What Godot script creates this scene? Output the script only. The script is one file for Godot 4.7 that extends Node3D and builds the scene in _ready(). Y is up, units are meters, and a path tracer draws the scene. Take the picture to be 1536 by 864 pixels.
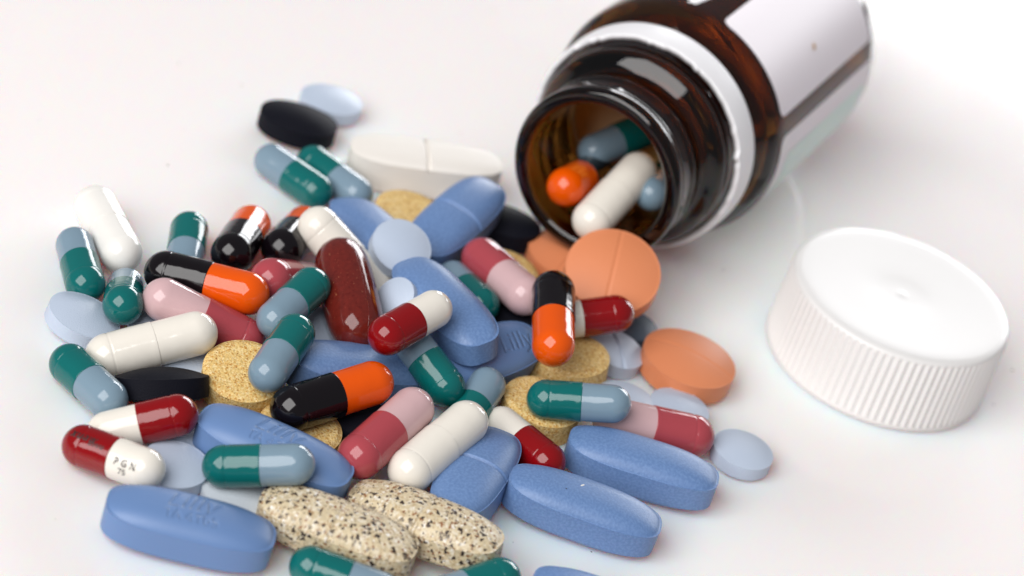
extends Node3D

const MM := 0.001
var taken := {}
var shapes := {}
var mats := {}
var rng := RandomNumberGenerator.new()


# ---------------------------------------------------------------- helpers
func numbered(called: String) -> String:
	var n: int = taken.get(called, -1) + 1
	taken[called] = n
	return called if n == 0 else "%s_%03d" % [called, n]


func tag(o: Node3D, label: String, category: String, group := "") -> void:
	o.set_meta("label", label)
	o.set_meta("category", category)
	if group:
		o.set_meta("group", group)


func put(called: String, m: Mesh, material: Material, parent: Node3D, at := Transform3D()) -> MeshInstance3D:
	var o := MeshInstance3D.new()
	o.name = called
	o.mesh = m
	o.material_override = material
	o.transform = at
	parent.add_child(o, true)
	return o


func thing(called: String, label: String, category: String, group: String, at: Transform3D) -> Node3D:
	var o := Node3D.new()
	o.name = numbered(called)
	add_child(o, true)
	o.transform = at
	tag(o, label, category, group)
	return o


func srgb(r: float, g: float, b: float) -> Color:
	return Color(r / 255.0, g / 255.0, b / 255.0)


# a surface of revolution round z: rows of (z, radius) in millimetres
func lathe(rows: Array, segs := 64, ribs := 0, rib_depth := 0.0, rib_from := 0, rib_to := 0, tints := []) -> ArrayMesh:
	var st := SurfaceTool.new()
	st.begin(Mesh.PRIMITIVE_TRIANGLES)
	st.set_smooth_group(0)
	var n := segs + 1
	for i in rows.size():
		for k in n:
			var a := TAU * k / segs
			var r: float = rows[i].y
			if ribs > 0 and i >= rib_from and i <= rib_to:
				r -= rib_depth * (0.5 - 0.5 * cos(a * ribs))
			st.set_uv(Vector2(float(k) / segs, float(i) / (rows.size() - 1)))
			if tints:
				st.set_color(tints[i])
			st.add_vertex(Vector3(cos(a) * r, sin(a) * r, rows[i].x) * MM)
	for i in rows.size() - 1:
		for k in segs:
			var p := i * n + k
			var q := p + n
			for v in [p, q, p + 1, p + 1, q, q + 1]:
				st.add_index(v)
	return finish(st)


# smooth normals that also join over the seam of a closed surface
func finish(st: SurfaceTool) -> ArrayMesh:
	var raw := st.commit_to_arrays()
	var v: PackedVector3Array = raw[Mesh.ARRAY_VERTEX]
	var ix: PackedInt32Array = raw[Mesh.ARRAY_INDEX]
	var sums := {}
	for t in range(0, ix.size(), 3):
		var a := v[ix[t]]
		var b := v[ix[t + 1]]
		var c := v[ix[t + 2]]
		var face := (c - a).cross(b - a) * 1e6
		for p in [a, b, c]:
			var key := Vector3i((p * 1e7).round())
			sums[key] = sums.get(key, Vector3.ZERO) + face
	var normals := PackedVector3Array()
	normals.resize(v.size())
	for i in v.size():
		var s: Vector3 = sums.get(Vector3i((v[i] * 1e7).round()), Vector3.UP)
		normals[i] = s.normalized() if s.length() > 1e-12 else Vector3.UP
	raw[Mesh.ARRAY_NORMAL] = normals
	var m := ArrayMesh.new()
	m.add_surface_from_arrays(Mesh.PRIMITIVE_TRIANGLES, raw)
	return m


# ---------------------------------------------------------------- capsules
const SIZES := {"S": Vector2(16.0, 3.06), "L": Vector2(20.0, 3.43)}


func cap_shape(size: String) -> ArrayMesh:
	var key := "cap" + size
	if not shapes.has(key):
		var h: float = SIZES[size].x / 2.0
		var r: float = SIZES[size].y
		var rows := []
		for i in 15:
			var a := PI / 2 * i / 14.0
			rows.append(Vector2(-h + r * (1.0 - sin(a)) if false else -h + r - r * cos(a), r * sin(a)))
		var g := -h + r + 0.35
		for p in [[-0.05, 0.0], [0.0, 0.02], [0.12, 0.055], [0.24, 0.06], [0.36, 0.04], [0.5, 0.0]]:
			rows.append(Vector2(g + p[0], r - p[1]))
		var e := h * 0.06
		for p in [[-1.6, 0.0], [-1.2, 0.02], [-0.8, 0.0], [-0.12, 0.0], [-0.03, 0.02], [0.0, 0.06], [0.0, 0.14]]:
			rows.append(Vector2(e + p[0], r - p[1]))
		shapes[key] = lathe(rows, 56)
	return shapes[key]


func body_shape(size: String) -> ArrayMesh:
	var key := "body" + size
	if not shapes.has(key):
		var h: float = SIZES[size].x / 2.0
		var r: float = SIZES[size].y - 0.11
		var rows := []
		for z in [-1.2, 0.0, 0.3, 0.8, 1.6, 2.4]:
			rows.append(Vector2(h * 0.06 + z - 0.2, r))
		for i in 15:
			var a := PI / 2 * i / 14.0
			rows.append(Vector2(h - r + r * sin(a), r * cos(a)))
		shapes[key] = lathe(rows, 56)
	return shapes[key]


# at: middle of the capsule; along: from the tip of its cap to the tip of its body
func capsule(kind: Array, size: String, at: Vector3, along: Vector3, cap_color: String, body_color: String, label: String) -> Node3D:
	var z := along.normalized()
	var y := (EYE - at * MM).normalized()
	y = (y - z * y.dot(z)).normalized()
	var o := thing(kind[0], label, kind[1], kind[2], Transform3D(Basis(y.cross(z), y, z), at * MM))
	put("cap", cap_shape(size), gel(cap_color), o)
	put("body", body_shape(size), gel(body_color), o)
	return o


func softgel(kind: Array, at: Vector3, along: Vector3, label: String) -> void:
	var rows := []
	for i in 41:
		var t := -cos(PI * i / 40.0)
		var r := 4.45 * pow(maxf(1.0 - pow(absf(t), 4.6), 0.0), 0.5)
		rows.append(Vector2(11.2 * t, r))
	var z := along.normalized()
	var y := (EYE - at * MM).normalized()
	y = (y - z * y.dot(z)).normalized()
	var o := thing(kind[0], label, kind[1], kind[2], Transform3D(Basis(y.cross(z), y, z), at * MM))
	put("shell", lathe(rows, 64), gel("maroon"), o)
	var seam := []
	for i in 33:
		var t := -0.985 + 1.97 * i / 32.0
		var r := 4.45 * pow(maxf(1.0 - pow(absf(t), 4.6), 0.0), 0.5)
		seam.append(Vector2(11.2 * t, r))
	# the fine raised weld line that runs round the long way
	var st := SurfaceTool.new()
	st.begin(Mesh.PRIMITIVE_TRIANGLES)
	st.set_smooth_group(0)
	for side in [0.95, 0.95 + PI]:
		var base := int(st.commit_to_arrays()[Mesh.ARRAY_VERTEX].size()) if side > 1.0 else 0
		for p in seam:
			for k in 5:
				var w := (k - 2) * 0.055
				var lift: float = [-0.03, 0.03, 0.05, 0.03, -0.03][k]
				var a: float = side + w / maxf(p.y, 0.5)
				st.add_vertex(Vector3(cos(a) * (p.y + lift), sin(a) * (p.y + lift), p.x) * MM)
		for i in seam.size() - 1:
			for k in 4:
				var p := base + i * 5 + k
				for v in [p, p + 5, p + 1, p + 1, p + 5, p + 6]:
					st.add_index(v)
	put("weld_line", finish(st), gel("maroon"), o)


# ---------------------------------------------------------------- tablets
# a: half length, b: half width, wall: half height of the side, th: half thickness, n: squareness of the outline
func tablet_shape(a: float, b: float, wall: float, th: float, n: float, face: float, score: float, wide := 0.38) -> ArrayMesh:
	var key := "tablet %s %s %s %s %s %s %s" % [a, b, wall, th, n, face, score]
	if shapes.has(key):
		return shapes[key]
	var zs := []
	for i in 45:
		zs.append(a * sin(PI * (i / 44.0 - 0.5)))
	if score > 0.0:
		zs = zs.filter(func(z): return absf(z) > wide * 1.6)
		for q in [-1.5, -1.15, -0.9, -0.6, -0.3, -0.12, 0.0, 0.12, 0.3, 0.6, 0.9, 1.15, 1.5]:
			zs.append(q * wide)
		zs.sort()
	var xs := [-1.0, -0.997, -0.985, -0.97, -0.962]
	for i in 21:
		xs.append(sin(PI * 0.395 * (i / 10.0 - 1.0)))
	xs.append_array([0.962, 0.97, 0.985, 0.997, 1.0])
	var st := SurfaceTool.new()
	st.begin(Mesh.PRIMITIVE_TRIANGLES)
	st.set_smooth_group(0)
	var ring := xs.size() * 2 + 5
	for z in zs:
		var w := b * pow(maxf(1.0 - pow(absf(z / a), n), 0.0), 1.0 / n)
		var pts := []
		for x in xs:
			pts.append(Vector2(x * w, height(x * w, z, a, b, wall, th, n, face, score, wide)))
		pts.append(Vector2(w, wall - 0.08))
		pts.append(Vector2(w, -wall + 0.08))
		for k in xs.size():
			var x: float = xs[xs.size() - 1 - k] * w
			pts.append(Vector2(x, -height(x, z, a, b, wall, th, n, face, 0.0, wide)))
		pts.append(Vector2(-w, -wall + 0.08))
		pts.append(Vector2(-w, wall - 0.08))
		pts.append(pts[0])
		for p in pts:
			st.set_uv(Vector2(z / (2 * a) + 0.5, 0.5 - p.x / (2 * b)))
			st.add_vertex(Vector3(p.x, p.y, z) * MM)
	for i in zs.size() - 1:
		for k in ring - 1:
			var p := i * ring + k
			var q := p + ring
			for v in [p, p + 1, q, p + 1, q + 1, q]:
				st.add_index(v)
	shapes[key] = finish(st)
	return shapes[key]


func height(x: float, z: float, a: float, b: float, wall: float, th: float, n: float, face: float, score: float, wide: float) -> float:
	var rho := minf(pow(pow(absf(x / b), n) + pow(absf(z / a), n), 1.0 / n), 1.0)
	var y := wall
	if face > 0.0:  # a flat face with a bevelled edge
		y += (th - wall) * (1.0 - smoothstep(face, 1.0, rho))
	else:
		var k := 2.0 if n < 2.3 else 2.7
		var inner := minf(rho / 0.968, 1.0)  # a narrow flat land runs round the edge
		y += (th - wall) * pow(1.0 - pow(inner, k), 1.0 if n < 2.3 else 0.72)
	if score > 0.0:
		var d := absf(z) / wide
		if d < 1.0:
			y -= score * (1.0 - d * d) * (1.0 - 0.0 * rho)
		elif d < 1.5:
			y += score * 0.10 * (1.5 - d)
	return y


const FORMS := {
	"light": [4.9, 4.9, 1.1, 1.8, 2.0, 0.0, 0.0], "lightoval": [5.6, 4.8, 1.15, 2.0, 2.0, 0.0, 0.0], "lightscore": [4.7, 4.7, 1.2, 1.9, 2.0, 0.0, 0.35],
	"smalllight": [3.6, 3.6, 0.9, 1.6, 2.0, 0.0, 0.0], "pale": [5.0, 5.0, 1.2, 1.8, 2.0, 0.0, 0.0], "slate": [4.2, 4.2, 1.1, 1.8, 2.0, 0.0, 0.0], "blackoval": [6.8, 4.9, 1.5, 2.8, 2.15, 0.0, 0.0],
	"yellow": [6.2, 6.2, 1.9, 2.3, 2.0, 0.86, 0.0], "orange": [7.8, 7.8, 1.6, 2.9, 2.0, 0.0, 0.10], "whitecaplet": [13.2, 4.9, 2.8, 3.7, 3.0, 0.0, 0.5],
	"blue": [11.8, 4.8, 1.95, 3.95, 3.0, 0.0, 0.0], "bluescore": [11.8, 4.8, 1.95, 3.95, 3.0, 0.0, 0.5], "blueword": [11.8, 4.8, 1.95, 3.95, 3.0, 0.0, 0.0],
	"pale_beige": [6.0, 6.0, 1.9, 2.5, 2.0, 0.0, 0.0], "blueends": [11.8, 4.8, 1.95, 3.95, 3.0, 0.0, 0.0], "speckled": [11.6, 4.8, 1.7, 3.8, 3.0, 0.0, 0.25],
}


func tablet(kind: Array, form: String, at: Vector3, up: Vector3, along: Vector3, label: String) -> MeshInstance3D:
	var f: Array = FORMS[form]
	var y := up.normalized()
	var z := (along - y * along.dot(y)).normalized()
	var o := put(numbered(kind[0]), tablet_shape(f[0], f[1], f[2], f[3], f[4], f[5], f[6]), pressed(form), self, Transform3D(Basis(y.cross(z), y, z), at * MM))
	tag(o, label, kind[1], kind[2])
	return o


# ---------------------------------------------------------------- materials
func noise_texture(size: int, frequency: float, seed_: int, octaves := 4, kind := FastNoiseLite.TYPE_SIMPLEX_SMOOTH) -> NoiseTexture2D:
	var n := FastNoiseLite.new()
	n.noise_type = kind
	n.seed = seed_
	n.frequency = frequency
	n.fractal_octaves = octaves
	var t := NoiseTexture2D.new()
	t.noise = n
	t.width = size
	t.height = size
	t.seamless = true
	return t


func ramped(t: NoiseTexture2D, stops: Array) -> NoiseTexture2D:
	var g := Gradient.new()
	var offsets := PackedFloat32Array()
	var colors := PackedColorArray()
	for s in stops:
		offsets.append(s[0])
		colors.append(s[1])
	g.offsets = offsets
	g.colors = colors
	t.color_ramp = g
	return t


var gel_rough: NoiseTexture2D
var gel_wave: NoiseTexture2D
var grain: NoiseTexture2D
const GEL := {
	"teal": [9, 100, 98], "grey": [122, 146, 162], "black": [12, 7, 11], "orange": [226, 84, 2], "white": [232, 227, 216], "red": [132, 8, 14],
	"rose": [168, 70, 78], "pink": [206, 172, 174], "maroon": [102, 32, 25], "milk": [238, 236, 230],
}


func gel(color: String) -> StandardMaterial3D:
	if not mats.has(color):
		var c: Array = GEL[color]
		var m := StandardMaterial3D.new()
		m.albedo_color = srgb(c[0], c[1], c[2])
		m.roughness = 0.22
		m.roughness_texture = gel_rough
		m.roughness_texture_channel = BaseMaterial3D.TEXTURE_CHANNEL_RED
		m.uv1_triplanar = true
		m.uv1_scale = Vector3.ONE * 90.0
		m.metallic_specular = 0.5
		m.heightmap_enabled = true
		m.heightmap_texture = gel_wave
		m.heightmap_scale = 0.0035
		if color == "maroon":
			m.albedo_color = Color.WHITE
			m.albedo_texture = flecked(256, srgb(c[0], c[1], c[2]), [[srgb(206, 160, 110), 60, 0.5, 1.7, 0.85], [srgb(150, 72, 52), 160, 0.5, 1.6, 0.6], [srgb(80, 18, 16), 200, 1.0, 5.0, 0.35]], 8)
			m.uv1_scale = Vector3.ONE * 70.0
			m.uv1_triplanar_sharpness = 6.0
		mats[color] = m
	return mats[color]


var pressed_count := 0


func pressed(form: String) -> StandardMaterial3D:
	pressed_count += 1
	var m: StandardMaterial3D
	if not mats.has("pressed " + form):
		m = StandardMaterial3D.new()
		m.uv1_triplanar = true
		m.uv1_scale = Vector3.ONE * 110.0
		m.uv1_triplanar_sharpness = 6.0
		m.heightmap_enabled = true
		m.heightmap_texture = grain
		m.heightmap_scale = 0.004
		match form:
			"blue", "bluescore", "blueword", "blueends":
				m.albedo_texture = blue_mottle
				m.heightmap_scale = 0.0025
				m.roughness = 0.42
			"light", "lightoval", "lightscore", "smalllight":
				m.albedo_color = srgb(186, 199, 217)
				m.roughness = 0.4
			"pale_beige":
				m.albedo_color = srgb(205, 165, 120)
				m.roughness = 0.5
			"pale":
				m.albedo_color = srgb(200, 208, 216)
				m.roughness = 0.4
			"slate":
				m.albedo_color = srgb(70, 84, 100)
				m.roughness = 0.45
			"blackoval":
				m.albedo_color = srgb(17, 18, 27)
				m.roughness = 0.65
				m.metallic_specular = 0.25
			"orange":
				m.albedo_color = srgb(220, 136, 92)
				m.roughness = 0.5
			"whitecaplet":
				m.albedo_color = srgb(236, 231, 223)
				m.roughness = 0.5
			"yellow":
				m.albedo_texture = yellow_mottle
				m.roughness = 0.75
				m.uv1_scale = Vector3.ONE * 62.0
				m.heightmap_scale = 0.012
			"speckled":
				m.albedo_texture = speckles
				m.roughness = 0.5
				m.uv1_scale = Vector3.ONE * 42.0
				m.heightmap_scale = 0.008
		mats["pressed " + form] = m
	m = mats["pressed " + form].duplicate()
	m.uv1_offset = Vector3(0.37, 0.61, 0.23) * pressed_count
	if form == "blueword" or form == "blueends":
		m.uv1_triplanar = false
		m.uv1_scale = Vector3.ONE
		m.uv1_offset = Vector3.ZERO
		m.albedo_texture = null
		m.albedo_color = srgb(103, 134, 181)
		m.heightmap_texture = engraved if form == "blueword" else engraved_word
		m.heightmap_scale = 0.019
	return m


var blue_mottle: NoiseTexture2D
var engraved: ImageTexture
var engraved_word: ImageTexture
var yellow_mottle: ImageTexture
var speckles: ImageTexture


# flecks of other colours pressed into a base colour, wrapped round at the edges
func flecked(size: int, base: Color, kinds: Array, seed_: int) -> ImageTexture:
	rng.seed = seed_
	var im := Image.create(size, size, false, Image.FORMAT_RGB8)
	var n := FastNoiseLite.new()
	n.seed = seed_
	n.frequency = 0.05
	for y in size:
		for x in size:
			var k := 1.0 + 0.10 * n.get_noise_2d(x, y)
			im.set_pixel(x, y, Color(base.r * k, base.g * k, base.b * k))
	for f in kinds:  # [colour, how many, least radius, most radius, strength]
		for i in f[1]:
			var cx := rng.randi_range(0, size - 1)
			var cy := rng.randi_range(0, size - 1)
			var r := lerpf(f[2], f[3], pow(rng.randf(), 2.2))
			var squash := rng.randf_range(0.6, 1.5)
			var turn := rng.randf_range(0, PI)
			var p1 := rng.randf_range(0, TAU)
			var reach := int(ceil(r * 1.7)) + 1
			for dy in range(-reach, reach + 1):
				for dx in range(-reach, reach + 1):
					var u := Vector2(dx, dy).rotated(turn) * Vector2(squash, 1.0 / squash)
					var edge := r * (1.0 + 0.25 * sin(3.0 * u.angle() + p1))
					var s: float = clampf((edge - u.length()) / 1.2 + 0.5, 0.0, 1.0) * f[4]
					if s > 0.0:
						var px := posmod(cx + dx, size)
						var py := posmod(cy + dy, size)
						im.set_pixel(px, py, im.get_pixel(px, py).lerp(f[0], s))
	return ImageTexture.create_from_image(im)


# lettering as relief: the triangles of a TextMesh drawn into a height picture
func engraving(lines: Array, w: int, h: int) -> ImageTexture:
	var im := Image.create(w, h, false, Image.FORMAT_RF)
	im.fill(Color(1, 1, 1))
	var soft := FastNoiseLite.new()
	soft.frequency = 0.08
	var down := PackedFloat32Array()
	down.resize(w * h)
	for l in lines:  # [text, font, size in pixels, middle x, middle y, slant]
		var t := TextMesh.new()
		var font := SystemFont.new()
		font.font_names = PackedStringArray([l[1]])
		t.font = font
		t.text = l[0]
		t.font_size = 64
		t.pixel_size = 1.0
		t.depth = 0.0
		var arr := t.get_mesh_arrays()
		var v: PackedVector3Array = arr[Mesh.ARRAY_VERTEX]
		var ix: PackedInt32Array = arr[Mesh.ARRAY_INDEX]
		var k: float = l[2] / 64.0
		for i in range(0, ix.size(), 3):
			var q := []
			for j in 3:
				var p := v[ix[i + j]]
				q.append(Vector2(l[3] + (p.x + p.y * l[5]) * k, l[4] - p.y * k))
			var lo := Vector2(minf(q[0].x, minf(q[1].x, q[2].x)), minf(q[0].y, minf(q[1].y, q[2].y)))
			var hi := Vector2(maxf(q[0].x, maxf(q[1].x, q[2].x)), maxf(q[0].y, maxf(q[1].y, q[2].y)))
			for y in range(maxi(int(lo.y), 0), mini(int(hi.y) + 2, h)):
				for x in range(maxi(int(lo.x), 0), mini(int(hi.x) + 2, w)):
					if Geometry2D.point_is_inside_triangle(Vector2(x + 0.5, y + 0.5), q[0], q[1], q[2]):
						down[y * w + x] = 1.0
	for y in h:
		for x in w:
			var s := 0.0
			var c := 0
			for dy in range(-3, 4):
				for dx in range(-3, 4):
					if x + dx >= 0 and x + dx < w and y + dy >= 0 and y + dy < h:
						s += down[(y + dy) * w + x + dx]
						c += 1
			var v := 1.0 - s / c + 0.02 * soft.get_noise_2d(x * 3.0, y * 3.0)
			im.set_pixel(x, y, Color(v, v, v))
	return ImageTexture.create_from_image(im)


# print on a capsule: flat lettering bent round its side (z0, v0 in millimetres on the unrolled surface, v upwards)
func print_on(o: Node3D, called: String, text: String, size: float, z0: float, v0: float, r: float, slant := 0.0) -> void:
	var t := TextMesh.new()
	var font := SystemFont.new()
	font.font_names = PackedStringArray(["Droid Sans"])
	font.font_weight = 700
	t.font = font
	t.text = text
	t.font_size = 48
	t.pixel_size = size / 48.0
	t.depth = 0.0
	t.curve_step = 4.0
	var arr := t.get_mesh_arrays()
	var v: PackedVector3Array = arr[Mesh.ARRAY_VERTEX]
	var normals: PackedVector3Array = arr[Mesh.ARRAY_NORMAL]
	for i in v.size():
		var a := (v[i].y + v0) / r
		normals[i] = Vector3(sin(a), cos(a), 0)
		v[i] = Vector3(sin(a) * r, cos(a) * r, z0 + v[i].x + v[i].y * slant) * MM
	var out := []
	out.resize(Mesh.ARRAY_MAX)
	out[Mesh.ARRAY_VERTEX] = v
	out[Mesh.ARRAY_NORMAL] = normals
	out[Mesh.ARRAY_INDEX] = arr[Mesh.ARRAY_INDEX]
	var m := ArrayMesh.new()
	m.add_surface_from_arrays(Mesh.PRIMITIVE_TRIANGLES, out)
	var ink := StandardMaterial3D.new()
	ink.albedo_color = srgb(38, 34, 34)
	ink.roughness = 0.35
	put(called, m, ink, o)


func plain(c: Color, rough: float, spec := 0.5) -> StandardMaterial3D:
	var m := StandardMaterial3D.new()
	m.albedo_color = c
	m.roughness = rough
	m.metallic_specular = spec
	return m


# ---------------------------------------------------------------- bottle
# its own axes: z runs from the mouth into the bottle, y up
func bent_patch(a0: float, a1: float, s0: float, s1: float, r: float, round_: float, thick := 0.12) -> ArrayMesh:
	# a paper patch with rounded corners on the side of the bottle; angles in degrees from the top
	var st := SurfaceTool.new()
	st.begin(Mesh.PRIMITIVE_TRIANGLES)
	st.set_smooth_group(0)
	var nu := 40
	var nv := 24
	for i in nv + 1:
		var ti := 0.5 - 0.5 * cos(PI * i / nv)
		var s := lerpf(s0, s1, ti)
		var inset := 0.0
		var d := minf(s - s0, s1 - s)
		if d < round_:
			inset = round_ - sqrt(maxf(round_ * round_ - (round_ - d) * (round_ - d), 0.0))
		for k in nu + 1:
			var lo := deg_to_rad(a0) + inset / r
			var hi := deg_to_rad(a1) - inset / r
			var a := lerpf(lo, hi, float(k) / nu)
			st.set_uv(Vector2(float(k) / nu, ti))
			st.add_vertex(Vector3(-sin(a) * r, cos(a) * r, s) * MM)
	for i in nv:
		for k in nu:
			var p := i * (nu + 1) + k
			for v in [p, p + 1, p + nu + 1, p + 1, p + nu + 2, p + nu + 1]:
				st.add_index(v)
	return finish(st)


func bottle() -> void:
	var z := Vector3(0.30899, -0.01396, -0.95096)
	var y := (Vector3.UP - z * z.y).normalized()
	var o := thing("amber_bottle", "amber glass pill bottle lying on its side with a white label and open mouth", "bottle", "", Transform3D(Basis(y.cross(z), y, z), Vector3(6.837, 21.30, -6.797) * MM))
	var outer := [[0.25, 12.6], [0.02, 13.0], [-0.05, 13.5], [0.05, 14.2], [0.4, 14.7], [1.0, 14.9], [2.1, 14.9], [2.7, 14.65], [3.2, 14.35], [4.0, 14.3], [5.8, 14.3], [6.4, 14.4], [6.8, 14.65], [7.3, 14.72], [7.8, 14.65], [8.2, 14.4], [8.8, 14.3], [10.4, 14.32], [11.0, 14.6], [11.5, 15.4], [12.0, 16.4], [12.7, 17.1], [13.6, 17.35], [14.6, 17.2], [15.4, 16.7], [16.2, 16.2], [18.0, 16.1], [20.5, 16.3], [22.0, 17.0], [23.2, 18.2], [24.4, 19.2], [25.6, 20.2], [26.8, 20.9], [28.2, 21.2], [30.0, 21.3], [36, 21.3], [46, 21.3], [56, 21.3], [64, 21.3], [71, 21.3], [74, 21.1], [76, 20.6], [77.4, 19.4], [78.0, 18.8], [78.0, 16.0], [77.2, 13.0], [76.6, 8.0], [76.5, 0.0]]
	var inner := [[74.0, 0.0], [74.1, 8.0], [74.0, 14.0], [73.2, 17.0], [71.4, 18.9], [68, 19.3], [56, 19.4], [46, 19.4], [36, 19.4], [30, 19.2], [27.6, 18.7], [25.6, 18.2], [23.8, 16.2], [22.2, 14.4], [20.5, 13.2], [18.0, 12.6], [14, 12.4], [9, 12.3], [4, 12.2], [1.5, 12.15], [0.7, 12.25], [0.25, 12.6]]
	var rows := []
	var tints := []  # the thick glass of the neck is darker than that of the body
	for p in outer + inner:
		rows.append(Vector2(p[0], p[1]))
		var k := 1.0
		if tints.size() < outer.size():
			k = lerpf(0.26, 0.75, smoothstep(20.0, 27.0, p[0]))
		tints.append(Color(k, k, k))
	var glass := StandardMaterial3D.new()
	glass.transparency = BaseMaterial3D.TRANSPARENCY_ALPHA
	glass.albedo_color = Color(srgb(122, 76, 26), 0.0)
	glass.refraction_enabled = true
	glass.refraction_scale = 0.05
	glass.roughness = 0.02
	glass.vertex_color_use_as_albedo = true
	put("glass", lathe(rows, 128, 0, 0.0, 0, 0, tints), glass, o)
	# the white safety band that stays on the neck when the lid is broken off, with the torn bridges along its edge
	rng.seed = 5
	var st := SurfaceTool.new()
	st.begin(Mesh.PRIMITIVE_TRIANGLES)
	st.set_smooth_group(0)
	var segs := 240
	var tear := []
	for k in segs:
		tear.append(0.0)
	for b in 22:
		var at := rng.randi_range(0, segs - 1)
		var l := rng.randf_range(0.15, 0.8)
		for d in range(-1, 2):
			tear[posmod(at + d, segs)] = -l * (1.0 if d == 0 else 0.55)
	for k in segs + 1:
		var a := TAU * k / segs
		var t: float = tear[k % segs] + 0.05 * sin(a * 31.0) + 0.03 * sin(a * 53.0)
		for p in [[15.9 + t, 18.1], [15.9 + t, 18.9], [16.1 + t * 0.6, 19.1], [18.2, 19.35], [20.6, 19.45], [21.2, 19.4], [21.4, 19.2], [21.4, 18.2], [18.2, 17.9], [15.9 + t, 18.1]]:
			st.add_vertex(Vector3(cos(a) * p[1], sin(a) * p[1], p[0]) * MM)
	for k in segs:
		for i in 9:
			var p := k * 10 + i
			for v in [p, p + 1, p + 10, p + 1, p + 11, p + 10]:
				st.add_index(v)
	put("safety_band", finish(st), plain(srgb(238, 238, 240), 0.35), o)
	var paper := plain(srgb(228, 221, 226), 0.42)
	put("label", bent_patch(9.5, 62.5, 28.6, 71.5, 21.38, 1.5), paper, o)
	put("label", bent_patch(72.0, 190, 28.6, 72, 21.38, 1.5), paper, o)
	put("label_panel", bent_patch(83, 150, 32.5, 70, 21.42, 1.0), plain(srgb(208, 226, 220), 0.42), o)
	var a := deg_to_rad(45.0)
	put("label_fleck", bit(0.75, 0.35, 0.16, 4), plain(srgb(188, 150, 104), 0.6), o, Transform3D(Basis(Vector3(0, 0, 1), a).rotated(Vector3(0, 0, 1), 0.0), Vector3(-sin(a) * 21.45, cos(a) * 21.45, 48.0) * MM))


# a crumb: a squashed uneven pebble, half sizes in millimetres
func bit(a: float, b: float, h: float, seed_: int) -> ArrayMesh:
	rng.seed = seed_
	var st := SurfaceTool.new()
	st.begin(Mesh.PRIMITIVE_TRIANGLES)
	crumb(st, Vector3.ZERO, a, b, h, 0)
	return finish(st)


func crumb(st: SurfaceTool, at: Vector3, a: float, b: float, h: float, base: int) -> int:
	var turn := rng.randf_range(0, TAU)
	st.add_vertex((at + Vector3(0, h, 0)) * MM)
	for ring in 2:
		for k in 8:
			var w := TAU * k / 8.0
			var r := rng.randf_range(0.75, 1.15) * (0.8 if ring == 0 else 1.0)
			var p := Vector3(cos(w) * a * r, h * (0.75 if ring == 0 else -0.2), sin(w) * b * r)
			st.add_vertex((at + p.rotated(Vector3.UP, turn)) * MM)
	for k in 8:
		var n := (k + 1) % 8
		for v in [0, 1 + k, 1 + n, 1 + k, 9 + k, 1 + n, 1 + n, 9 + k, 9 + n]:
			st.add_index(base + v)
	return base + 17


func dust() -> void:
	rng.seed = 77
	var dark := SurfaceTool.new()
	dark.begin(Mesh.PRIMITIVE_TRIANGLES)
	var n := 0
	for p in [[-60.5, -2.0, 0.22], [-20.6, -91.0, 0.18], [-68.1, -34.2, 0.16], [41.0, -72.7, 0.20], [86.6, -25.8, 0.25], [83.5, -13.3, 0.20], [23.3, 60.0, 0.16], [-17.6, -42.3, 0.15], [-44.6, 51.9, 0.20], [33.7, -26.7, 0.20], [-56.4, -33.9, 0.20], [-83.1, -2.6, 0.12], [75.7, -44.8, 0.11], [-56.2, 51.4, 0.07], [44.7, -96.6, 0.10], [16.9, 53.5, 0.08], [-2.0, 47.6, 0.11], [-5.5, 74.7, 0.11], [-43.1, 43.9, 0.09], [76.7, -17.1, 0.06], [-0.4, -1.3, 0.08], [77.5, -78.9, 0.06], [7.5, 19.2, 0.11], [6.7, -49.8, 0.11], [3.8, 26.9, 0.08], [-34.7, 51.8, 0.10], [-47.3, 21.9, 0.07], [-61.1, -13.8, 0.11], [63.6, -63.0, 0.09], [-49.0, 90.9, 0.08], [50.0, -76.9, 0.07], [-8.3, 76.6, 0.08], [11.9, 63.7, 0.10], [-22.9, -22.1, 0.10], [-62.1, 19.2, 0.10], [68.4, -98.9, 0.05], [49.5, -8.8, 0.06], [-13.3, -80.2, 0.09]]:
		n = crumb(dark, Vector3(p[0], 0.0, p[1]), p[2], p[2] * rng.randf_range(0.4, 0.9), p[2] * 0.4, n)
	var o := put("dust", finish(dark), plain(srgb(96, 78, 70), 0.8), self)
	o.set_meta("kind", "stuff")


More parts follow.
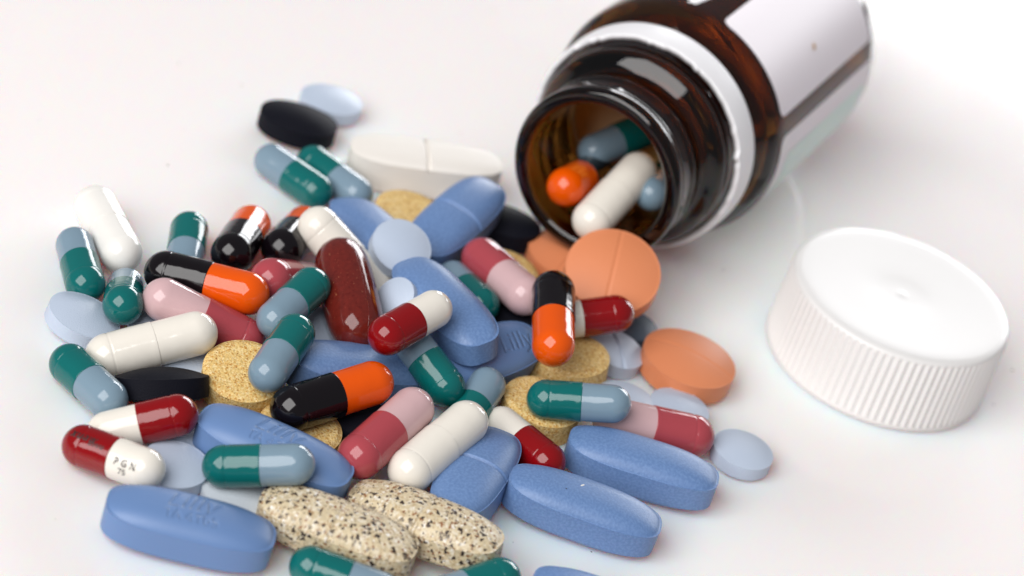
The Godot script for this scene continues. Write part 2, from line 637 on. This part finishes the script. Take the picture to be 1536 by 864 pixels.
# ---------------------------------------------------------------- lid
func lid() -> void:
	var o := thing("bottle_cap", "white ribbed plastic screw cap lying on the table beside the bottle", "bottle cap", "", Transform3D(Basis.IDENTITY, Vector3(61.98, 0.0, -14.53) * MM))
	var turn := Transform3D(Basis(Vector3.RIGHT, -PI / 2))
	var white := plain(srgb(228, 227, 225), 0.34)
	var skirt := [[0.3, 17.6], [0.02, 17.9], [0.0, 18.8], [0.25, 19.15], [0.9, 19.3], [1.1, 19.3], [1.4, 19.3], [6, 19.2], [11, 19.1], [13.2, 19.05], [13.5, 18.98], [13.75, 18.9], [14.05, 18.65], [14.25, 18.3], [14.38, 17.8]]
	var rows := []
	for p in skirt:
		rows.append(Vector2(p[0], p[1]))
	put("ribbed_skirt", lathe(rows, 1080, 90, 0.27, 6, 10), white, o, turn)
	var top := [[14.38, 17.8], [14.43, 17.2], [14.42, 16.0], [14.36, 14.0], [14.3, 11.0], [14.24, 8.0], [14.19, 5.6], [14.13, 4.6], [14.07, 3.2], [14.05, 1.4], [14.08, 0.9], [14.13, 0.5], [14.14, 0.0]]
	rows = []
	for p in top:
		rows.append(Vector2(p[0], p[1]))
	put("top_disc", lathe(rows, 128), white, o, turn)
	var hollow := []
	for p in [[13.2, 0.0], [13.2, 16.0], [12.6, 17.0], [2.0, 17.5], [0.3, 17.6]]:
		hollow.append(Vector2(p[0], p[1]))
	put("inside_wall", lathe(hollow, 96), white, o, turn)


# ---------------------------------------------------------------- the place
const EYE := Vector3(0.000000, 0.240928, 0.368176)


func soft_box(called: String, at: Vector3, towards: Vector3, up: Vector3, size: Vector2, energy: float, color: Color) -> void:
	var l := AreaLight3D.new()
	l.name = called
	add_child(l)
	l.look_at_from_position(at, towards, up)
	l.area_size = size
	l.light_energy = energy
	l.light_color = color
	l.area_range = 6.0
	l.shadow_enabled = true


func _ready() -> void:
	# camera
	var cam := Camera3D.new()
	cam.name = "camera"
	cam.transform = Transform3D(Basis(Vector3(0.947768, 0.266894, -0.17465), Vector3(-0.318959, 0.793059, -0.518963), Vector3(0, 0.547563, 0.836764)), EYE)
	cam.near = 0.02
	cam.far = 20.0
	var lens := CameraAttributesPhysical.new()
	lens.frustum_focal_length = 50.0
	lens.exposure_aperture = 8.5
	lens.frustum_focus_distance = 0.3929
	cam.attributes = lens
	add_child(cam)
	cam.fov = 12.3281
	cam.current = true
	# surroundings of the studio and exposure
	var env := Environment.new()
	env.background_mode = Environment.BG_COLOR
	env.background_color = Color(0.97, 0.97, 1.0)
	env.background_energy_multiplier = 0.2
	env.tonemap_mode = Environment.TONE_MAPPER_LINEAR
	env.tonemap_exposure = 1.0
	env.sdfgi_enabled = true
	env.ssao_enabled = true
	env.ssil_enabled = true
	var we := WorldEnvironment.new()
	we.name = "surroundings"
	we.environment = env
	add_child(we)
	# studio lamps
	soft_box("key_softbox", Vector3(-0.6696, 1.0903, 1.0099), Vector3(-0.02, 0.005, 0.03), Vector3(0.4446, 0.7495, -0.4905), Vector2(1.42, 1.42), 3.6, Color(1.0, 0.99, 0.985))
	soft_box("rear_softbox", Vector3(0.6712, 0.5984, -2.3682), Vector3(-0.02, 0.005, 0.03), Vector3.UP, Vector2(1.9, 0.9), 5.3, Color(0.985, 0.99, 1.0))
	# materials shared by many things
	gel_rough = ramped(noise_texture(256, 0.02, 3, 5), [[0.0, Color(0.25, 0.25, 0.25)], [0.55, Color(0.4, 0.4, 0.4)], [0.8, Color(0.7, 0.7, 0.7)], [1.0, Color(1, 1, 1)]])
	gel_wave = noise_texture(256, 0.013, 17, 2)
	grain = noise_texture(256, 0.11, 9, 3)
	blue_mottle = ramped(noise_texture(256, 0.06, 12, 4), [[0.0, srgb(92, 123, 170)], [0.5, srgb(103, 134, 181)], [1.0, srgb(117, 147, 192)]])
	yellow_mottle = flecked(384, srgb(222, 188, 118), [[srgb(238, 214, 158), 2200, 1.5, 5.5, 0.65], [srgb(186, 124, 46), 1500, 1.2, 4.6, 0.6], [srgb(140, 84, 30), 380, 0.9, 3.0, 0.75], [srgb(244, 228, 188), 500, 1.0, 3.0, 0.7]], 21)
	speckles = flecked(512, srgb(208, 192, 158), [[srgb(228, 220, 202), 900, 2.5, 9.0, 0.6], [srgb(178, 150, 110), 700, 2.0, 6.0, 0.55], [srgb(244, 241, 234), 420, 1.5, 6.0, 0.85], [srgb(128, 76, 40), 700, 1.5, 5.0, 0.85], [srgb(40, 27, 24), 820, 1.5, 7.0, 0.94]], 33)
	engraved = engraving([["Lilly", "Droid Sans", 86, 256, 84, 0.3], ["TA 4165", "Droid Sans", 46, 256, 146, 0.0]], 512, 208)
	engraved_word = engraving([["Lilly", "Droid Sans", 86, 384, 116, 0.3]], 512, 208)
	# the setting
	var table := BoxMesh.new()
	table.size = Vector3(1.8, 0.03, 1.5)
	var tm := plain(srgb(250, 242, 240), 0.16, 0.4)
	tm.roughness_texture = ramped(noise_texture(512, 0.01, 40, 5), [[0.0, Color(0.7, 0.7, 0.7)], [1.0, Color(1, 1, 1)]])
	tm.subsurf_scatter_enabled = true
	tm.subsurf_scatter_strength = 0.6
	tm.uv1_triplanar = true
	tm.uv1_scale = Vector3.ONE * 6.0
	tm.roughness = 0.14
	var t := put("table_top", table, tm, self, Transform3D(Basis.IDENTITY, Vector3(0, -0.015, 0)))
	t.set_meta("kind", "structure")
	bottle()
	lid()
	pills()
	dust()


func pills() -> void:
	var K := {
		"tealgrey": ["teal_and_grey_capsule", "capsule", "teal and blue-grey capsules"],
		"orange": ["black_and_orange_capsule", "capsule", "black and orange capsules"],
		"white": ["white_capsule", "capsule", "white capsules"],
		"red": ["red_and_white_capsule", "capsule", "dark red and white capsules"],
		"pink": ["rose_and_pink_capsule", "capsule", "rose and pink capsules"],
		"maroon": ["maroon_softgel", "softgel", ""],
	}
	var T := {
		"blue": ["blue_caplet", "tablet", "blue caplets"],
		"bluescore": ["blue_caplet", "tablet", "blue caplets"],
		"blueword": ["blue_caplet", "tablet", "blue caplets"],
		"light": ["pale_blue_tablet", "tablet", "pale blue tablets"],
		"lightscore": ["pale_blue_tablet", "tablet", "pale blue tablets"],
		"pale": ["pale_blue_tablet", "tablet", "pale blue tablets"],
		"slate": ["slate_tablet", "tablet", ""],
		"smalllight": ["pale_blue_tablet", "tablet", "pale blue tablets"],
		"lightoval": ["pale_blue_tablet", "tablet", "pale blue tablets"],
		"blackoval": ["black_tablet", "tablet", "black tablets"],
		"yellow": ["yellow_tablet", "tablet", "mottled yellow tablets"],
		"orange": ["orange_tablet", "tablet", "round orange tablets"],
		"whitecaplet": ["white_caplet", "tablet", ""],
		"speckled": ["speckled_caplet", "tablet", "speckled caplets"],
	}
	capsule(K.tealgrey, "S", Vector3(-63.67, 3.045, 36.969), Vector3(-0.4573, -0.0166, -0.8892), "teal", "grey", "teal and blue-grey capsule beside the far white capsule, leftmost of the heap, on the table")
	capsule(K.white, "L", Vector3(-62.65, 3.624, 26.372), Vector3(0.5633, 0.064, 0.8238), "milk", "milk", "blurred white capsule lying behind the teal-tipped capsules at the heap's far left edge")
	capsule(K.tealgrey, "S", Vector3(-54.951, 4.481, 42.945), Vector3(-0.1767, -0.3381, -0.9244), "teal", "grey", "teal capsule seen end on, propped on the pale oval tablet at far left")
	capsule(K.tealgrey, "S", Vector3(-50.317, 3.166, 24.015), Vector3(0.2035, -0.0561, 0.9775), "teal", "grey", "teal-topped capsule standing behind the long black and orange capsule at left")
	capsule(K.orange, "L", Vector3(-44.164, 7.565, 37.25), Vector3(0.9781, 0.1738, 0.1145), "black", "orange", "long black and orange capsule lying across the pink one at the heap's upper left")
	capsule(K.orange, "L", Vector3(-43.024, 4.405, 18.355), Vector3(0.0035, -0.1969, -0.9804), "black", "orange", "orange-topped black capsule pointing at the viewer, behind the long black and orange one")
	capsule(K.orange, "L", Vector3(-35.74, 4.197, 12.769), Vector3(0.0788, -0.2341, -0.969), "black", "orange", "orange and black capsule mostly hidden behind the slanting white capsule")
	capsule(K.white, "L", Vector3(-26.343, 6, 16.362), Vector3(0.8675, -0.4475, 0.217), "white", "white", "white capsule slanting down behind the maroon softgel")
	softgel(K.maroon, Vector3(-23.537, 8.324, 29.065), Vector3(0.4237, -0.1117, 0.8989), "large glossy maroon softgel capsule standing in the middle of the heap")
	capsule(K.pink, "L", Vector3(-33.274, 5.594, 27.054), Vector3(0.3075, -0.4597, -0.8331), "rose", "pink", "rose capsule end peeking out between two black and orange capsules and teal one")
	capsule(K.tealgrey, "S", Vector3(-30.584, 9.539, 37.674), Vector3(-0.2916, -0.1181, 0.9492), "teal", "grey", "teal and grey capsule leaning upper right against the maroon softgel, above its twin")
	capsule(K.tealgrey, "S", Vector3(-28.989, 10.147, 51.667), Vector3(-0.1324, -0.1054, 0.9856), "teal", "grey", "teal and grey capsule leaning on the yellow tablet, below the maroon softgel")
	capsule(K.pink, "L", Vector3(-42.352, 5.526, 43.622), Vector3(-0.9625, 0.2488, 0.1082), "rose", "pink", "pale pink and rose capsule between the black and orange and the white capsule at left")
	capsule(K.white, "L", Vector3(-47.614, 5.234, 53.412), Vector3(0.8127, 0.3177, -0.4885), "white", "white", "white capsule lying across the heap above the black tablet at left")
	capsule(K.tealgrey, "S", Vector3(-53.544, 3.54, 64.249), Vector3(0.7608, 0.1148, 0.6387), "teal", "grey", "teal and grey capsule slanting behind the red and white capsules at far left")
	capsule(K.red, "S", Vector3(-43.437, 4.905, 71.165), Vector3(-0.8494, -0.3977, 0.347), "red", "white", "white and red capsule with its red end pointing up right, beside the black tablet")
	var printed := capsule(K.red, "S", Vector3(-45.006, 4.414, 79.777), Vector3(0.9438, 0.1891, 0.2709), "red", "white", "red and white capsule with black print, lowest left of the heap")
	print_on(printed, "print", "P G N", 1.4, 3.4, -0.35, 2.97)
	print_on(printed, "print", "75", 1.2, 3.15, -1.6, 2.97)
	print_on(printed, "print", "xuaw", 1.6, -3.9, 1.35, 3.075, 0.25)
	print_on(printed, "print", "avvu", 1.1, -1.7, 0.75, 3.075, 0.25)
	capsule(K.tealgrey, "S", Vector3(-25.665, 7.677, 75.303), Vector3(0.9376, 0.3166, -0.1438), "teal", "grey", "teal and grey capsule lying level on top of the engraved blue caplet")
	capsule(K.orange, "L", Vector3(-19.814, 8.3, 55.198), Vector3(0.7048, 0.1502, -0.6933), "black", "orange", "black and orange capsule on top of the blue caplet in the heap's front middle")
	capsule(K.pink, "L", Vector3(-10.58, 7.29, 58.133), Vector3(0.3526, 0.1359, -0.9258), "rose", "pink", "rose and pink capsule leaning up right beside the front white capsule")
	capsule(K.white, "L", Vector3(-2.784, 6.757, 56.542), Vector3(0.4024, 0.1868, -0.8962), "white", "white", "front white capsule leaning up right between the rose capsule and the scored blue caplet")
	capsule(K.tealgrey, "S", Vector3(-8.755, 7.633, 38.47), Vector3(-0.8016, 0.3035, -0.515), "teal", "grey", "grey and teal capsule slanting down right under the red and white capsule in the middle")
	capsule(K.red, "S", Vector3(-12.759, 14.307, 39.638), Vector3(0.5003, 0.1156, -0.8581), "red", "white", "red and white capsule lying topmost on the heap beside the maroon softgel")
	capsule(K.tealgrey, "S", Vector3(-6.637, 4.871, 12.671), Vector3(-0.5631, -0.2198, -0.7967), "teal", "grey", "grey and teal capsule squeezed between the big blue caplet and the rose-topped pink capsule")
	capsule(K.pink, "L", Vector3(-2.035, 7.654, 9.329), Vector3(0.626, 0.1842, 0.7577), "rose", "pink", "rose-topped pink capsule slanting down towards the orange one near the bottle")
	capsule(K.orange, "L", Vector3(7.568, 12.728, 23.811), Vector3(0.1842, -0.0626, 0.9809), "black", "orange", "black-topped orange capsule pointing at the viewer near the standing orange tablet")
	capsule(K.red, "S", Vector3(12.387, 8.735, 14.848), Vector3(-0.8931, -0.2971, 0.3379), "red", "white", "white and red capsule lying before the standing orange tablet")
	capsule(K.tealgrey, "S", Vector3(10.37, 2.968, 6.258), Vector3(-0.17, 0.0178, 0.9853), "teal", "grey", "teal capsule nearly hidden behind the orange-tipped capsule by the standing orange tablet")
	capsule(K.tealgrey, "S", Vector3(15.114, 8.109, 36.378), Vector3(0.9655, 0.2394, -0.1025), "teal", "grey", "teal and grey capsule lying level on the yellow tablet at the heap's right")
	capsule(K.pink, "L", Vector3(27.612, 3.842, 30.476), Vector3(-0.9593, 0.0692, 0.2738), "rose", "pink", "pink and rose capsule lying behind the right-hand plain blue caplet")
	capsule(K.red, "S", Vector3(9.168, 3.123, 44.292), Vector3(-0.7907, -0.066, -0.6086), "red", "white", "white and red capsule wedged behind the front plain blue caplet")
	capsule(K.tealgrey, "S", Vector3(0.15, 4.07, 40.776), Vector3(0.188, 0.2085, -0.9598), "teal", "grey", "grey capsule end poking up behind the front white capsule")
	capsule(K.tealgrey, "S", Vector3(-8.958, 3.033, 87.183), Vector3(0.9994, -0.0022, 0.0359), "teal", "grey", "teal and grey capsule in front of the speckled caplets, cut by the bottom edge")
	capsule(K.tealgrey, "S", Vector3(7.606, 3.798, 81.545), Vector3(-0.7482, -0.1806, 0.6384), "teal", "grey", "grey capsule with glossy teal end right of the speckled caplets, at the bottom edge")
	capsule(K.tealgrey, "S", Vector3(-40.401, 3.03, -6.343), Vector3(-0.8814, -0.0101, -0.4722), "teal", "grey", "blurred grey and teal capsule before the far black tablet, left of its twin")
	capsule(K.tealgrey, "S", Vector3(-34.097, 3.021, -9.891), Vector3(0.8677, 0.0108, 0.4969), "teal", "grey", "blurred teal and grey capsule between its twin and the big white caplet")
	capsule(K.orange, "L", Vector3(5.165, 14.226, -16.488), Vector3(-0.2966, 0.2091, 0.9318), "black", "orange", "orange capsule end just inside the bottle mouth, left of the white capsule")
	capsule(K.white, "L", Vector3(11.3, 16.274, -11.429), Vector3(0.3533, 0.3613, -0.8629), "white", "white", "white capsule sliding out of the bottle mouth")
	capsule(K.tealgrey, "S", Vector3(9.144, 17.771, -26.663), Vector3(-0.6486, -0.2572, 0.7164), "teal", "grey", "grey and teal capsule lying across the bottle neck behind the white one")
	capsule(K.tealgrey, "S", Vector3(18.029, 16.445, -19.602), Vector3(-0.2024, 0.1124, 0.9728), "teal", "grey", "pale blue-grey capsule end inside the bottle mouth right of the white capsule")
	tablet(T.lightoval, "lightoval", Vector3(-40.405, 1.842, -34.284), Vector3(0.012, 0.9999, -0.0035), Vector3(0.959, -0.0125, -0.2831), "blurred pale blue oval tablet behind the far black tablet, farthest of all")
	tablet(T.blackoval, "blackoval", Vector3(-43.906, 2.403, -23.296), Vector3(-0.0029, 1, 0.0001), Vector3(0.9988, 0.0029, -0.0493), "blurred black oval tablet on the table, in front of the farthest pale blue one")
	tablet(T.whitecaplet, "whitecaplet", Vector3(-20.815, 3.607, -21.118), Vector3(-0.0507, 0.9986, 0.0153), Vector3(0.9569, 0.053, -0.2857), "large white caplet with a score line, lying before the bottle mouth")
	tablet(T.yellow, "yellow", Vector3(-19.885, 2.059, -5.907), Vector3(0.0448, 0.9987, 0.0242), Vector3(0.8106, -0.0506, 0.5834), "mottled yellow tablet under the big white caplet")
	tablet(T.bluescore, "bluescore", Vector3(-12.359, 5.785, -3.844), Vector3(0.0056, 0.9884, 0.1519), Vector3(0.3271, 0.1418, -0.9343), "scored blue caplet leaning up behind the rose-topped pink capsule")
	tablet(T.blue, "blue", Vector3(-23.46, 3.82, 5.704), Vector3(-0.0941, 0.99, -0.105), Vector3(0.6451, 0.1409, 0.751), "plain blue caplet end behind the upright pale blue tablet, beside the white capsule")
	tablet(T.light, "light", Vector3(-18.869, 9.145, 13.696), Vector3(0.174, 0.9035, 0.3916), Vector3(0.7788, 0.1171, -0.6162), "pale blue tablet propped up facing the viewer between two blue caplets")
	tablet(T.smalllight, "smalllight", Vector3(-16.198, 8.714, 27.07), Vector3(-0.5938, 0.6089, 0.526), Vector3(0.7492, 0.6569, 0.0854), "small pale blue tablet leaning between the maroon softgel and the big blue caplet")
	tablet(T.blue, "blue", Vector3(-8.816, 8.998, 25.907), Vector3(-0.2139, 0.9699, 0.1161), Vector3(0.6884, 0.0654, 0.7224), "large plain blue caplet under the topmost red and white capsule")
	tablet(T.blueword, "blueends", Vector3(-1.275, 3.503, 28.518), Vector3(0.1437, 0.9722, 0.1847), Vector3(0.617, 0.0579, -0.7848), "blue caplet with engraved script, in shade left of the orange-tipped capsule")
	tablet(T.blackoval, "blackoval", Vector3(-4.888, 2.568, -12.847), Vector3(-0.1211, 0.9916, -0.0451), Vector3(0.9105, 0.1291, 0.3928), "black oval tablet beside the bottle mouth, right of the scored blue caplet")
	tablet(T.orange, "orange", Vector3(14.652, 10.378, 2.989), Vector3(-0.0519, 0.8835, 0.4655), Vector3(0.9966, 0.0757, -0.0326), "round orange tablet standing on edge against the bottle mouth")
	tablet(T.orange, "orange", Vector3(8.101, 2.657, -9.132), Vector3(-0.041, 0.9991, -0.0107), Vector3(0.9693, 0.0424, 0.2423), "round orange tablet lying under the bottle lip, behind the standing one")
	tablet(T.yellow, "yellow", Vector3(-2.499, 2.052, 1.994), Vector3(-0.0353, 0.999, 0.0282), Vector3(0.9884, 0.0391, -0.147), "yellow tablet nearly hidden behind the rose-topped pink capsule")
	tablet(T.orange, "orange", Vector3(30.731, 2.588, 9.277), Vector3(0.0128, 0.9999, -0.0099), Vector3(0.2116, -0.0123, -0.9734), "round orange scored tablet lying on the table at the heap's right")
	tablet(T.lightscore, "lightscore", Vector3(19.007, 1.817, 11.565), Vector3(0.1082, 0.9935, 0.0358), Vector3(0.8941, -0.0815, -0.4404), "pale blue scored tablet tilted left of the lying orange tablet")
	tablet(T.slate, "slate", Vector3(20.608, 1.623, 3.037), Vector3(0.0045, 1, 0.0051), Vector3(0.9805, -0.0054, 0.1966), "small slate grey tablet under the red end of the right-hand capsule")
	tablet(T.yellow, "yellow", Vector3(12.422, 2.735, 19.736), Vector3(-0.1304, 0.9913, 0.0193), Vector3(0.9815, 0.1319, -0.1389), "yellow tablet beneath the orange-tipped capsule")
	tablet(T.yellow, "yellow", Vector3(10.094, 2.1, 33.525), Vector3(-0.0007, 1, 0.008), Vector3(0.998, 0.0002, 0.0631), "yellow tablet under the level teal and grey capsule at the heap's right")
	tablet(T.light, "light", Vector3(31.042, 1.644, 21.356), Vector3(0.0023, 1, -0.0075), Vector3(0.9825, -0.0036, -0.186), "pale blue tablet behind the pink and rose capsule at right, below the orange one")
	tablet(T.light, "light", Vector3(42.255, 1.658, 26.751), Vector3(0, 1, 0), Vector3(0.996, 0, -0.0889), "round pale blue tablet lying alone at the heap's right end")
	tablet(T.blue, "blue", Vector3(27.127, 3.486, 41.055), Vector3(-0.0171, 0.9999, 0.0005), Vector3(0.9995, 0.0171, -0.0251), "plain blue caplet at right, in front of the pink and rose capsule")
	var flecked_caplet := tablet(T.blue, "blue", Vector3(20.089, 3.534, 55.914), Vector3(0.026, 0.9997, 0.0003), Vector3(0.9997, -0.026, -0.0032), "front plain blue caplet lying on the table with a white fleck")
	put("fleck", bit(0.45, 0.16, 0.1, 9), plain(srgb(236, 234, 230), 0.5), flecked_caplet, Transform3D(Basis.IDENTITY, Vector3(0.6, 3.93, -1.2) * MM))
	put("fleck", bit(0.13, 0.11, 0.06, 10), plain(srgb(30, 28, 40), 0.6), flecked_caplet, Transform3D(Basis.IDENTITY, Vector3(-1.4, 3.86, -3.4) * MM))
	tablet(T.bluescore, "bluescore", Vector3(3.707, 3.378, 57.13), Vector3(-0.0489, 0.9984, -0.028), Vector3(-0.1662, 0.0195, 0.9859), "scored blue caplet under the front white capsule")
	tablet(T.speckled, "speckled", Vector3(-12.325, 4.17, 79.259), Vector3(-0.0311, 0.9995, -0.0017), Vector3(0.9941, 0.0311, 0.1043), "left speckled caplet lying behind the bottom teal capsule")
	tablet(T.speckled, "speckled", Vector3(-0.996, 4.454, 72.165), Vector3(-0.1222, 0.9924, -0.0151), Vector3(0.9654, 0.1224, 0.2303), "right speckled caplet lying below the front white capsule")
	tablet(T.blueword, "blueword", Vector3(-31.407, 3.463, 87.988), Vector3(0.0108, 0.9999, -0.0016), Vector3(0.9884, -0.0109, -0.1517), "engraved blue caplet lying at the heap's front left corner")
	tablet(T.blueword, "blueword", Vector3(-24.675, 4.866, 68.449), Vector3(-0.0017, 0.9996, 0.0276), Vector3(0.9883, -0.0025, 0.1523), "engraved blue caplet under the level teal and grey capsule at left")
	tablet(T.light, "light", Vector3(-36.933, 2.389, 75.668), Vector3(-0.0216, 0.9982, 0.0567), Vector3(0.9944, 0.0273, -0.1023), "pale blue tablet between the printed capsule and the level teal capsule")
	tablet(T.pale, "pale", Vector3(-27.489, 1.638, 76.204), Vector3(-0.0007, 1, 0.0032), Vector3(0.9891, 0.0002, 0.1472), "whitish blue tablet fragment showing below the level teal capsule at left")
	tablet(T.light, "light", Vector3(-39.115, 1.59, 66.835), Vector3(0.0017, 0.9995, 0.0327), Vector3(0.9843, 0.0041, -0.1763), "pale blue tablet showing under the white and red capsule at left")
	tablet(T.yellow, "yellow", Vector3(-33.319, 4.252, 52.99), Vector3(-0.0335, 0.9817, 0.1877), Vector3(0.98, 0.0691, -0.1867), "mottled yellow tablet in front of the pink capsule, right of the black one")
	tablet(T.yellow, "yellow", Vector3(-22.686, 2.134, 59.121), Vector3(-0.0175, 0.9995, 0.0263), Vector3(0.9729, 0.0109, 0.2309), "yellow tablet under the front black and orange capsule")
	tablet(T.blackoval, "blackoval", Vector3(-14.887, 2.414, 52.015), Vector3(-0.0837, 0.993, -0.0834), Vector3(0.7562, 0.1178, 0.6437), "black tablet in shade between the front orange capsule and the rose one")
	tablet(T.blackoval, "blackoval", Vector3(-43.629, 4.017, 60.391), Vector3(-0.3022, 0.8375, -0.4553), Vector3(0.9041, 0.1005, -0.4153), "black oval tablet on its side under the white capsule at left")
	tablet(T.lightoval, "lightoval", Vector3(-59.22, 2.075, 48.93), Vector3(0.1672, 0.9859, -0.0057), Vector3(0.9859, -0.1671, 0.0099), "pale blue oval tablet tilted at the heap's far left edge")
	tablet(T.light, "light", Vector3(-40.872, 1.615, 51.324), Vector3(0.0205, 0.999, 0.0404), Vector3(0.9905, -0.0258, 0.1354), "pale blue tablet showing under the white capsule beside the yellow tablet")
	tablet(T.light, "light", Vector3(-27.452, 2.164, 33.805), Vector3(0.0179, 0.961, 0.2759), Vector3(0.9694, 0.0509, -0.2403), "pale blue tablet leaning behind the two teal and grey capsules at the middle")
	tablet(T.blue, "blue", Vector3(-18.464, 4.178, 42.494), Vector3(0.1237, 0.9834, -0.1326), Vector3(0.8146, -0.1769, -0.5523), "plain blue caplet lying under the front black and orange capsule")
	tablet(T.blue, "blue", Vector3(27.403, 3.503, 76.781), Vector3(0.0246, 0.9997, -0.0001), Vector3(0.9997, -0.0246, -0.0071), "plain blue caplet cut by the bottom edge of the picture")
	tablet(T.blackoval, "blackoval", Vector3(1.918, 2.648, 13.388), Vector3(-0.1647, 0.9806, -0.1062), Vector3(0.7955, 0.1957, 0.5735), "black tablet in the dark gap behind the rose-topped pink capsule")
	tablet(T.light, "light", Vector3(-48.138, 1.609, 45.163), Vector3(0.0208, 0.9998, -0.0041), Vector3(0.9997, -0.0209, -0.0124), "pale blue tablet glimpsed between the pink and white capsules at far left")
	tablet(T.light, "light", Vector3(22.466, 1.65, 24.377), Vector3(0.0055, 0.9999, 0.0124), Vector3(0.9785, -0.0028, -0.2062), "pale blue tablet glimpsed behind the level teal capsule's grey end at right")
	tablet(T.yellow, "pale_beige", Vector3(5.331, 11, -43.072), Vector3(-0.35, 0.5, 0.9), Vector3(1, 0, 0.3), "beige tablet deep inside the amber bottle")
	tablet(T.yellow, "yellow", Vector3(16.86, 10, -42.649), Vector3(-0.2, 0.7, 0.5), Vector3(1, 0, 0.3), "yellow tablet deep inside the amber bottle, right of the beige one")
